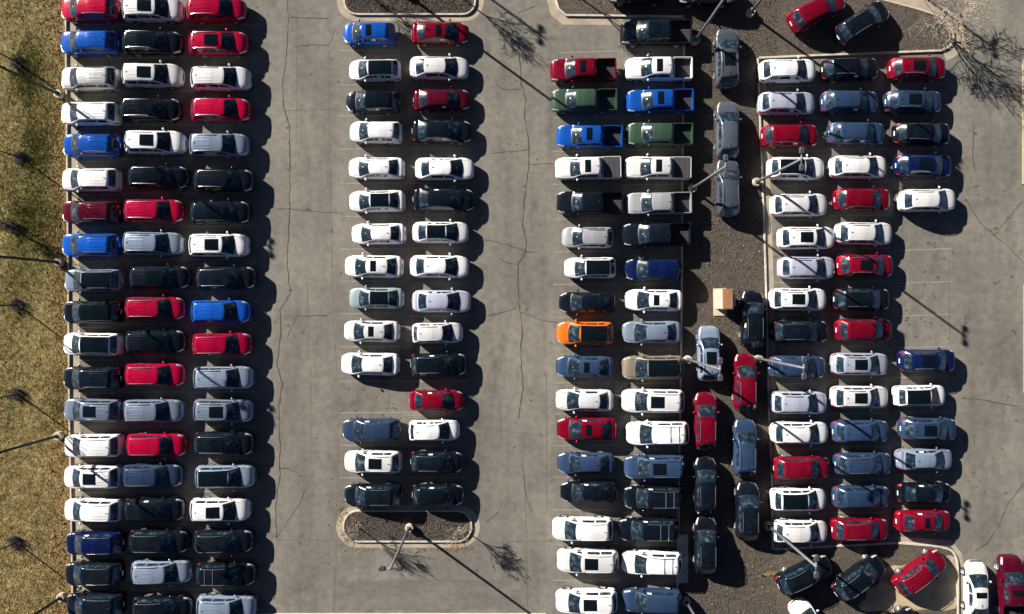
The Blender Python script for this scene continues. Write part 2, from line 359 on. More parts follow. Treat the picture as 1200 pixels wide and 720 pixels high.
# soil streaks in the mulch
def streak(name, pts, w, mat, lab):
    pts = smooth_poly(pts, 2)
    band(name, P(pts), -w/2, w/2, 0.1, 0.108, mat, lab, 'soil streak', kind='stuff')
streak('soil_streak', [(893,676),(900,671),(908,671),(912,674)], 0.35, M['ochre'], 'yellow soil streak in the mulch near the slanted black SUV')
streak('soil_streak', [(858,707),(878,699),(896,692),(916,690)], 0.20, M['redsoil'], 'long reddish soil streak across the lower mulch')
streak('soil_streak', [(878,678),(888,674),(898,676)], 0.25, M['redsoil'], 'short brown soil streak beside the yellow one in the mulch')

# cracks and paving seams
def ribbon(mb, pts, w, z, jit=0.03):
    q = []
    for i in range(len(pts)-1):
        a = Vector(pts[i]); b = Vector(pts[i+1]); n = max(1, int((b-a).length/0.35))
        for k in range(n):
            t = k/n; p = a.lerp(b, t)
            q.append((p.x+random.uniform(-jit, jit), p.y+random.uniform(-jit, jit)))
    q.append(tuple(pts[-1]))
    if len(q) < 2: return
    rows = []
    for i, c in enumerate(q):
        a = Vector(q[max(0,i-1)]); b = Vector(q[min(len(q)-1,i+1)]); t = (b-a).normalized() if (b-a).length > 0 else Vector((1,0))
        n = Vector((-t.y, t.x))*w*random.uniform(0.45, 1.25)/2
        rows.append([(c[0]+n.x, c[1]+n.y, z), (c[0]-n.x, c[1]-n.y, z)])
    mb.grid(rows)
CRACKS = [
 [(331,98),(333,125),(339,149),(340,187),(339,249),(337,313),(340,345),(328,364),(329,395),(325,427),(331,450),(327,475),(328,520),(328,555),(323,591),(324,631)],
 [(324,245),(350,246),(375,249),(402,250)], [(340,20),(360,21),(385,22)], [(345,55),(365,53),(385,53)], [(392,35),(389,46),(383,57)],
 [(384,370),(347,371),(344,380),(337,395)], [(357,575),(352,590),(344,602),(334,616),(324,630)], [(328,549),(339,549),(352,558),(360,558)],
 [(337,0),(338,30),(335,75),(331,98)],
 [(609,61),(611,99),(616,117),(615,139),(620,165),(620,193),(615,233),(612,265),(617,281),(616,297),(607,310),(608,355),(610,367),(612.5,390),(610.5,400),(610.5,420),(613,456),(608,490)],
 [(606,361),(590,366),(570,371)], [(611,366),(627,373),(640,377),(653,378)], [(568,281),(587,285),(608,291),(617,295),(635,297)], [(585,303),(593,307.5),(607,310)],
 [(581,99),(589,105),(611,105)], [(608,15),(629,7)], [(612,540),(616,580),(624,602)], [(585,600),(570,612)],
 [(1132,233),(1140,249),(1150,262),(1165,276),(1181,289),(1199,308)], [(1165,276),(1176,263),(1199,236)],
 [(1199,567),(1181,591),(1171,615),(1157,637),(1143,645)], [(1128,467),(1152,469),(1197,477)], [(1141,144),(1140,189),(1143,204)], [(1167,45),(1180,46),(1191,43)],
 [(575,180),(600,178),(620,175)], [(622,193),(650,192)],
]
mb = MB()
for c in CRACKS: ribbon(mb, P(c), 0.095 if len(c) > 7 else 0.07, 0.003, 0.05)
tag(link('pavement_crack', mb.mesh('pavement_crack', M['crack'], False), None), 'dark wandering cracks in the asphalt drive lanes', 'cracks', None, 'stuff')
SEAMS = [[(385,60),(390,367),(396,450),(396,590)], [(364,430),(364,547)], [(348,10),(347,170)], [(322,633),(395,634)], [(393,645),(390,717)], [(585,467),(590,549)],
         [(565,636),(650,634)], [(360,330),(362,420)], [(640,440),(641,600)], [(1141,460),(1142,560)], [(1160,90),(1161,200)], [(455,680),(610,681)], [(615,560),(617,636),(618,717)],
         [(437,460),(437,484)], [(456,458),(456,484)], [(560,500),(640,512)], [(330,130),(400,128)], [(395,640),(392,717)], [(1112,262),(1113,400)]]
mb = MB()
for c in SEAMS: ribbon(mb, P(c), 0.06, 0.002, 0.015)
tag(link('paving_seam', mb.mesh('paving_seam', M['seam'], False), None), 'faint straight paving seams in the drive lanes', 'seams', None, 'stuff')
# ------------------------------------------------------------------ cars: shapes
def lin(p, x):
    if x <= p[0][0]: return p[0][1]
    for (a, b), (c, d) in zip(p, p[1:]):
        if x <= c: return b + (d-b)*(x-a)/max(1e-9, c-a)
    return p[-1][1]
def sm(p, x, d):
    return sum(lin(p, x + d*k/3) for k in range(-3, 4))/7

class Shape:
    def __init__(s, L, W, H, xa, xb, xc, xd, wr, sh, wf, wrr, R, rf=0.85, nose=0.60, rr=0.45, tail=0.78, xend=None, ribs=False, drop=0.05, hd=0.10):
        s.__dict__.update(locals())
        s.top_p = [(xd-0.3, lin(sh, xd)-0.22), (xd, lin(sh, xd)+0.05), (xc, H-drop), ((xb+xc)/2, H), (xb, H-hd), (xa, lin(sh, xa)+0.05), (xa+0.25, lin(sh, xa)-0.12)]
    def w(s, x):
        L, W = s.L, s.W; h = W/2
        d = L/2 - x
        if d < s.rf: 
            t = max(0, 1 - d/s.rf); h *= s.nose + (1-s.nose)*max(0, 1-t**2.6)**(1/2.0)
        d = L/2 + x
        if d < s.rr:
            t = max(0, 1 - d/s.rr); h *= s.tail + (1-s.tail)*max(0, 1-t**2.4)**(1/2.2)
        h += 0.025*math.exp(-((x-s.wf)/0.35)**2) + 0.025*math.exp(-((x-s.wrr)/0.35)**2) - 0.02
        return h
    def shz(s, x): return sm(s.sh, x, 0.09)
    def B(s, x, v, side):
        w = s.w(x); zs = s.shz(x); c = 0.055
        k = min(1.0, max(0.2, (s.L/2-x)/0.4))
        p = [(0.88*w, 0.27), (0.96*w, 0.36), (w, 0.56), (0.995*w, zs*0.78), (0.965*w, zs-0.07), (0.90*w, zs-0.01), (0.72*w, zs+c*0.45), (0.62*w, zs+c*0.45+0.012*k), (0.3*w, zs+c*0.9), (0, zs+c)]
        t = v*(len(p)-1); i = min(len(p)-2, int(t)); f = t-i
        y = p[i][0]+(p[i+1][0]-p[i][0])*f; z = p[i][1]+(p[i+1][1]-p[i][1])*f
        return Vector((x, side*y, z))
    def top(s, x): return sm(s.top_p, x, 0.13)
    def bow(s, q, front=True):
        a = min(1.0, max(0.0, (q-0.46)/0.54))
        return (0.15 if front else -0.10)*(1-(1-a)**2)
    def G(s, x, q, side):
        zb = s.shz(x)-0.03; wb = 0.915*s.w(x); tp = max(zb+0.01, s.top(x)); fr = min(1.0, (tp-zb)/(s.H-zb))
        mid = (s.xb+s.xc)/2
        tq = max(zb-0.10, s.top(x-s.bow(q, x > mid))); fq = min(1.0, (tq-zb)/(s.H-zb))
        wt = wb + (s.wr*s.W/2 - wb)*fr; c = 0.055
        p = [(0, wb, zb), (0.40, wt, tp-0.10*fr), (0.46, wt-0.03, tp-0.035*fr), (0.53, wt-0.10, tq), (0.75, 0.5*wt, tq+0.65*c), (1.0, 0, tq+c)]
        for a, b in zip(p, p[1:]):
            if q <= b[0]+1e-9:
                f = (q-a[0])/(b[0]-a[0]); y = a[1]+(b[1]-a[1])*f; z = a[2]+(b[2]-a[2])*f; break
        if s.ribs and fr > 0.94 and x < s.xb-0.1:
            for q0 in (0.66, 0.84): z += 0.014*math.exp(-((q-q0)/0.022)**2)
        return Vector((x, side*y, z))
    def patch(s, fn, rows, off):
        """rows: list of lists of (x, param, side)"""
        out = []
        for r in rows:
            o = []
            for (x, q, sd) in r:
                p = fn(x, q, sd); e = 0.02
                du = fn(x+e, q, sd)-fn(x-e, q, sd); q1 = min(1, q+e); q0 = max(0, q-e)
                dv = fn(x, q1, sd)-fn(x, q0, sd); n = du.cross(dv)
                if n.length < 1e-9: n = Vector((0,0,1))
                n.normalize()
                if n.dot(p-Vector((x*0.8, 0, 0.6))) < 0: n = -n
                o.append(tuple(p+n*off))
            out.append(o)
        mb = MB(); mb.grid(out); return mb
    def across(s, x0, x1, tau, off=0.008, nx=7, nt=11, qe=0.49, front=None, taper=0.0):
        rows = []
        for i in range(nx):
            r = []
            for j in range(nt):
                u = i/(nx-1); x = x0+(x1-x0)*u
                tt = tau*(1-taper*u); t = -tt + 2*tt*j/(nt-1); q = 1-abs(t)*(1-qe)
                if front is not None: x += s.bow(q, front)
                r.append((x, q, 1 if t >= 0 else -1))
            rows.append(r)
        return s.patch(s.G, rows, off)
    def flank(s, x0, x1, side, q0=0.10, q1=0.36, off=0.008, nx=8):
        rows = [[(x0+(x1-x0)*i/(nx-1), q0+(q1-q0)*j/3, side) for j in range(4)] for i in range(nx)]
        return s.patch(s.G, rows, off)
    def skin(s, x0, x1, v0, v1, side, off=0.008, nx=6, nv=4):
        rows = [[(x0+(x1-x0)*i/(nx-1), v0+(v1-v0)*j/(nv-1), side) for j in range(nv)] for i in range(nx)]
        return s.patch(s.B, rows, off)
    def body_mesh(s):
        mb = MB()
        x0 = s.xend if s.xend is not None else -s.L/2; x1 = s.L/2
        xs = [x0 + (x1-x0)*(0.5-0.5*math.cos(PI*i/40))*0.5 + (x1-x0)*i/80 for i in range(41)]
        vs = [0,.06,.11,.16,.22,.28,.33,.39,.44,.5,.555,.6,.667,.7,.778,.84,.889,.95,1]
        rows = []
        for x in xs:
            r = []
            for sd in (1, -1):
                vv = vs if sd == 1 else vs[-2::-1]
                for v in vv:
                    p = s.B(x, v, sd)
                    for wx in (s.wf, s.wrr):
                        if (p.x-wx)**2 + (p.z-s.R)**2 < (s.R+0.07)**2 and v < 0.4: p.y -= sd*0.22
                    r.append(tuple(p))
            rows.append(r)
        b = mb.grid(rows); n = len(rows[0])
        mb.f.append(tuple(b+i for i in range(n))); e = b+(len(rows)-1)*n
        mb.f.append(tuple(e+i for i in reversed(range(n))))
        # greenhouse
        qs = [0,.08,.16,.24,.32,.40,.43,.46,.495,.53,.58,.61,.63,.64,.65,.67,.72,.79,.81,.82,.83,.85,.92,1]
        xg = [s.xd-0.15+(s.xa+0.22-s.xd+0.15)*i/50 for i in range(51)]
        rows = []
        for x in xg:
            r = [tuple(s.G(x, q, 1)) for q in qs] + [tuple(s.G(x, q, -1)) for q in qs[-2::-1]]
            rows.append(r)
        b = mb.grid(rows); n = len(rows[0])
        mb.f.append(tuple(b+i for i in range(n))); e = b+(len(rows)-1)*n
        mb.f.append(tuple(e+i for i in reversed(range(n))))
        return mb

SHAPES = {
 'suv': Shape(4.98,1.97,1.76, 1.30,0.46,-1.90,-2.34,0.74, [(-2.49,0.72),(-2.40,0.98),(-2.2,1.12),(1.1,1.14),(1.5,1.12),(2.0,1.05),(2.33,0.92),(2.49,0.64)], 1.50,-1.38,0.38, ribs=True, rf=1.05, nose=0.50),
 'big': Shape(5.10,1.98,1.80, 1.36,0.50,-2.02,-2.42,0.75, [(-2.55,0.74),(-2.46,1.0),(-2.25,1.14),(1.1,1.16),(1.5,1.14),(2.05,1.08),(2.40,0.95),(2.55,0.64)], 1.55,-1.42,0.39, rf=0.95, nose=0.54, rr=0.5, tail=0.76),
 'round': Shape(4.86,1.94,1.71, 1.22,0.36,-1.68,-2.24,0.71, [(-2.43,0.70),(-2.34,0.95),(-2.1,1.10),(1.0,1.11),(1.45,1.08),(1.95,1.00),(2.28,0.87),(2.43,0.58)], 1.46,-1.36,0.37, rf=1.1, nose=0.44, rr=0.75, tail=0.64),
 'crossover': Shape(4.56,1.88,1.66, 1.20,0.38,-1.62,-2.10,0.72, [(-2.28,0.70),(-2.2,0.96),(-2.0,1.06),(1.0,1.04),(1.4,1.0),(1.85,0.92),(2.14,0.80),(2.28,0.58)], 1.40,-1.30,0.36, rf=1.0, nose=0.46),
 'sedan': Shape(4.88,1.87,1.46, 1.30,0.40,-1.10,-1.88,0.66, [(-2.44,0.70),(-2.36,0.92),(-2.2,1.0),(-1.7,1.01),(1.0,0.95),(1.4,0.92),(2.0,0.83),(2.32,0.72),(2.44,0.52)], 1.48,-1.36,0.34, rf=1.15, nose=0.44, rr=0.7, tail=0.60, hd=0.06),
 'pickup': Shape(5.62,1.94,1.84, 1.40,0.62,-0.92,-1.14,0.76, [(-1.25,1.16),(1.2,1.16),(1.6,1.14),(2.3,1.06),(2.66,0.95),(2.81,0.66)], 1.82,-1.72,0.40, rf=0.8, nose=0.62, xend=-1.22, drop=0.03),
}
# template = list of (name, mesh, material key, children)
def build_template(kind):
    S = SHAPES[kind]; T = {}
    def add(name, mb, mat, sharp=40, sub=None, smooth=True):
        T.setdefault(name, []).append((mb.mesh(name, mat, smooth, sharp), sub or []))
    add('body', S.body_mesh(), PAINT['white'], 38)
    add('windscreen', S.across(S.xa-0.02, S.xb+0.01, 0.97, nx=9, front=True, taper=0.04), M['glass'])
    rows = []
    add('cowl', S.across(S.xa+0.06, S.xa-0.05, 0.99, 0.006, nx=3, front=True), M['black'])
    rb = {'suv': (S.xd+0.05, S.xc-0.06), 'big': (S.xd+0.05, S.xc-0.06), 'round': (S.xd+0.08, S.xc-0.06), 'crossover': (S.xd+0.06, S.xc-0.06), 'sedan': (S.xd+0.06, S.xc-0.04), 'pickup': (S.xd+0.02, S.xc-0.05)}[kind]
    add('rear_window', S.across(rb[0], rb[1], 0.90, nx=6, front=False, taper=0.03), M['glass'])
    side = {'suv': [(S.xa-0.42, 0.14), (0.06, -0.92), (-1.02, S.xc+0.06)], 'big': [(S.xa-0.42, 0.16), (0.06, -0.95), (-1.07, S.xc+0.05)], 'round': [(S.xa-0.44, 0.06), (-0.02, -0.98), (-1.06, S.xc+0.02)], 'crossover': [(S.xa-0.42, 0.06), (-0.02, -0.95), (-1.03, S.xc+0.10)],
            'sedan': [(S.xa-0.48, 0.02), (-0.06, -1.05)], 'pickup': [(S.xa-0.40, 0.22), (0.14, -0.80)]}[kind]
    for sd in (1, -1):
        for (a, b) in side: add('side_window', S.flank(b, a, sd), M['glass'])
        add('headlight', S.skin(S.L/2-0.62, S.L/2-0.10, 0.42, 0.58, sd), M['lens'])
        m = MB(); y = sd*(S.W/2+0.03)
        rows = []
        for k in range(6):
            a = k/5; rr = math.sin(PI*(0.12+0.8*a))
            rows.append([(S.xa-0.42+0.10*rr*math.cos(t*PI/4)*1.0-0.05*a, y+sd*0.22*(a-0.2), S.shz(S.xa-0.4)+0.05+0.085*rr*math.sin(t*PI/4)) for t in range(8)])
        b = m.grid(rows, True); m.f.append(tuple(b+i for i in range(8))); m.f.append(tuple(b+40+i for i in reversed(range(8))))
        add('wing_mirror', m, PAINT['white'])
        if kind != 'pickup': add('tail_light', S.skin(-S.L/2+0.03, -S.L/2+0.26, 0.38, 0.58, sd), M['red_lens'])
        for wx in (S.wf, S.wrr):
            R = S.R; yc = sd*(S.W/2-0.115)
            m = MB(); m.lathe([(R-0.13,0.10*sd),(R-0.04,0.115*sd),(R,0.07*sd),(R,-0.07*sd),(R-0.04,-0.115*sd),(0.1,-0.115*sd)], 20, 'y', (wx, yc, R))
            r = MB(); r.lathe([(0.02,0.105*sd),(0.06,0.108*sd),(0.09,0.075*sd),(R-0.18,0.07*sd),(R-0.15,0.10*sd),(R-0.12,0.10*sd)], 20, 'y', (wx, yc, R))
            for k in range(5):
                a = 2*PI*k/5
                r.tube([(wx+0.05*math.cos(a), yc+0.10*sd, R+0.05*math.sin(a)), (wx+(R-0.14)*math.cos(a), yc+0.095*sd, R+(R-0.14)*math.sin(a))], [0.035,0.028], 4)
            add('wheel', m, M['tyre'], 40, [('rim', r.mesh('rim', M['rim'], True, 40))])
    for sd in (1, -1):
        add('hood_seam', S.skin(S.xa+0.10, S.L/2-0.34, 0.655, 0.668, sd, 0.007, 8, 2), M['black'])
    m = MB(); hw = S.W*0.27
    m.grid([[(S.L/2-0.02+0.035*(1-(j/6-.5)**2*4)-(0.03 if z > 0.6 else 0), -hw+2*hw*j/6, z) for j in range(7)] for z in (0.42,0.5,0.58,0.66)])
    add('grille', m, M['black'])
    m = MB(); m.box(-S.L/2-0.035, -S.L/2-0.006, -0.2, 0.2, 0.74, 0.88); add('number_plate', m, M['plate'], smooth=False)
    m = MB(); xf = S.xc+0.22
    zf = S.G(xf, 1, 1).z; m.v += [(xf-0.12,-0.03,zf-0.01),(xf-0.12,0.03,zf-0.01),(xf+0.1,0.015,zf-0.01),(xf+0.1,-0.015,zf-0.01),(xf-0.10,0,zf+0.07)]; m.f += [(0,1,4),(1,2,4),(2,3,4),(3,0,4)]
    add('antenna', m, M['black'], smooth=False)
    if kind in ('suv', 'big', 'round', 'crossover'):
        m = MB(); pts = []
        for k in range(13):
            a = -1+2*k/12; p = S.B(S.L/2-0.045-0.36*abs(a)**3.2, 0.60 - 0.06*abs(a), 1 if a >= 0 else -1)
            yy = S.w(S.L/2-0.04)*0.9*a*(1+0.5*abs(a)**2); zz = p.z
            pts.append((p.x+0.012, yy, zz+0.012))
        m.tube(pts, [0.018]*13, 5); add('nose_trim', m, M['chrome'])
    xm = (S.xa+S.xb)/2
    rows = [[(xm+0.02+0.07*i+S.bow(1, True)*0.95, q, sd) for (q, sd) in ((0.97,1),(1.0,1),(0.97,-1))] for i in range(2)]
    add('mirror_glint', S.patch(S.G, rows, 0.022), M['chrome'])  # bright chrome patch put on the windscreen as the rear-view mirror's glint
    # optional parts
    def rail(sd):
        m = MB(); x0, x1 = S.xc+0.12, S.xb-0.28; pts = []
        for i in range(9):
            x = x0+(x1-x0)*i/8; g = S.G(x, 0.50, sd); pts.append((x, g.y, g.z+(0.055 if 0 < i < 8 else -0.005)))
        m.tube(pts, [0.024]*9, 5); return m
    if kind in ('suv', 'big', 'round', 'crossover'):
        for sd in (1, -1): add('roof_rail', rail(sd), M['chrome'])
        for xq in (S.xc+0.45, S.xc+1.15):
            m = MB(); a = S.G(xq, 0.50, 1); m.tube([(xq, a.y-0.02, a.z+0.06),(xq, a.y*0.5, a.z+0.085),(xq, -a.y*0.5, a.z+0.085),(xq, -a.y+0.02, a.z+0.06)], [0.022]*4, 5)
            add('cross_bar', m, M['chrome'])
        add('big_sunroof', S.across(S.xb-1.28, S.xb-0.17, 0.64, 0.022 if S.ribs else 0.012, nx=8), M['sunroof'])
    add('small_sunroof', S.across(S.xb-(0.72 if kind == 'sedan' else 0.78), S.xb-(0.25 if kind == 'sedan' else 0.28), 0.74, 0.012, nx=5), M['sunroof'])
    add('roof_panel', S.across(S.xc-0.02, S.xb+0.02, 0.96, 0.022 if S.ribs else 0.014, nx=14, nt=15), M['sunroof'])
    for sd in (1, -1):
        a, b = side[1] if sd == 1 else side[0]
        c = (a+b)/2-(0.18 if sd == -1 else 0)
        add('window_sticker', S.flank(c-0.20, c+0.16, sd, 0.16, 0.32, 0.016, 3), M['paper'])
    if kind == 'pickup':
        xe = -S.L/2+0.05; x0 = -1.225; W = S.W/2*0.985; t = 0.075; zr = 1.19
        m = MB()
        for sd in (1, -1):
            rows = []
            for i in range(13):
                x = xe+(x0-xe)*i/12; arch = (x-S.wrr)**2 < 0.46**2
                zl = 0.45 if not arch else S.R + math.sqrt(max(0, 0.47**2-(x-S.wrr)**2))
                rows.append([(x, sd*(W-0.05), max(0.4, zl-0.05)), (x, sd*(W+(0.02 if arch else 0)), max(zl, 0.5)), (x, sd*W, 0.95), (x, sd*(W-0.025), zr-0.03), (x, sd*(W-0.05), zr), (x, sd*(W-t-0.01), zr), (x, sd*(W-t-0.03), zr-0.04), (x, sd*(W-t-0.03), 0.74)])
            m.grid(rows)
        m.box(x0-0.06, x0+0.0, -W+0.1, W-0.1, 0.5, zr-0.004)
        add('cargo_bed', m, PAINT['white'], 40)
        m = MB(); m.box(xe+0.03, x0-0.06, -W+0.1, W-0.1, 0.70, 0.745)
        for k in range(9):
            y = -W+0.2+k*(2*W-0.4)/8; m.box(xe+0.05, x0-0.08, y-0.03, y+0.03, 0.745, 0.765)
        for sd in (1, -1): m.box(S.wrr-0.40, S.wrr+0.40, sd*(W-0.32) if sd > 0 else -W+0.1, W-0.1 if sd > 0 else -(W-0.32), 0.745, 0.93)
        add('bed_floor', m, M['liner'], smooth=False)
        m = MB(); m.box(-S.L/2, xe+0.03, -W+0.09, W-0.09, 0.55, zr-0.01); m.box(-S.L/2-0.02, -S.L/2+0.05, -W+0.10, W-0.10, zr-0.012, zr+0.008)
        add('tailgate', m, PAINT['white'], smooth=False)
        m = MB()
        for k in range(3):
            a = xe+0.04+k*(x0-0.07-xe-0.04)/3; m.box(a+0.012, a+(x0-0.07-xe-0.04)/3-0.012, -W+0.075, W-0.075, zr-0.03, zr+0.025)
        add('bed_cover', m, M['cover'], smooth=False)
        for sd in (1, -1):
            m = MB(); m.box(-S.L/2-0.015, -S.L/2+0.10, sd*W-0.11 if sd > 0 else sd*W+0.002, sd*W-0.002 if sd > 0 else sd*W+0.11, 0.72, 1.12); add('tail_light', m, M['red_lens'], smooth=False)
        m = MB(); m.box(-S.L/2-0.14, -S.L/2-0.005, -W+0.06, W-0.06, 0.46, 0.62); add('rear_bumper', m, M['chrome'], smooth=False)
    return T
TEMPL = {k: build_template(k) for k in SHAPES}
PAINTED = {'body', 'wing_mirror', 'cargo_bed', 'tailgate'}
OPTIONAL = {'roof_rail', 'cross_bar', 'big_sunroof', 'small_sunroof', 'roof_panel', 'window_sticker', 'bed_cover'}

def set_mat(o, m):
    s = o.material_slots[0]; s.link = 'OBJECT'; s.material = m

def make_car(kind, colour, opts, x, y, z, rz, label, group, scale=1.0):
    name = {'suv': 'parked_suv', 'big': 'parked_suv', 'round': 'parked_suv', 'crossover': 'parked_crossover', 'sedan': 'parked_sedan', 'pickup': 'pickup_truck'}[kind]
    root = empty(name, x, y, z, rz, label, 'pickup truck' if kind == 'pickup' else 'car', group)
    root.scale = (scale, scale, 1.0 if scale > 0.93 else 0.97)
    T = TEMPL[kind]; paint = PAINT[colour]
    want = set()
    if 's' in opts: want.add('big_sunroof' if kind in ('suv', 'big', 'round', 'crossover') else 'small_sunroof')
    if 'm' in opts: want.add('small_sunroof')
    if 'b' in opts: want.add('roof_panel')
    if 'r' in opts: want.add('roof_rail')
    if 'x' in opts: want |= {'roof_rail', 'cross_bar'}
    if 'c' in opts: want.add('bed_cover')
    for nm, items in T.items():
        if nm in OPTIONAL and nm not in want and nm != 'window_sticker': continue
        for i, (me, sub) in enumerate(items):
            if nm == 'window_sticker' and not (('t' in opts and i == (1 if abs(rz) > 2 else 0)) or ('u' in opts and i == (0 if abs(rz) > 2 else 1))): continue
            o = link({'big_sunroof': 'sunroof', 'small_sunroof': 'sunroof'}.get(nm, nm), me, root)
            if nm in PAINTED: set_mat(o, paint)
            if nm == 'roof_rail' and 'k' in opts: set_mat(o, M['black'])
            if nm == 'roof_rail' and colour == 'white' and 'k' not in opts: set_mat(o, paint)
            if nm == 'bed_floor' and colour in ('green',): set_mat(o, paint)
            for (sn, sme) in sub: link(sn, sme, o)
    return root
CARGO = {}
# ------------------------------------------------------------------ cars: the list (photograph pixels of each car's centre)
W_, K_, R_, MR, BL, NV, SI, SL, LV, GR, OR_, TN, PS, SG = 'white','black','red','maroon','blue','navy','silver','slate','lavender','green','orange','tan','pale silver','sage'
U, X, D, PK = 'suv', 'crossover', 'sedan', 'pickup'
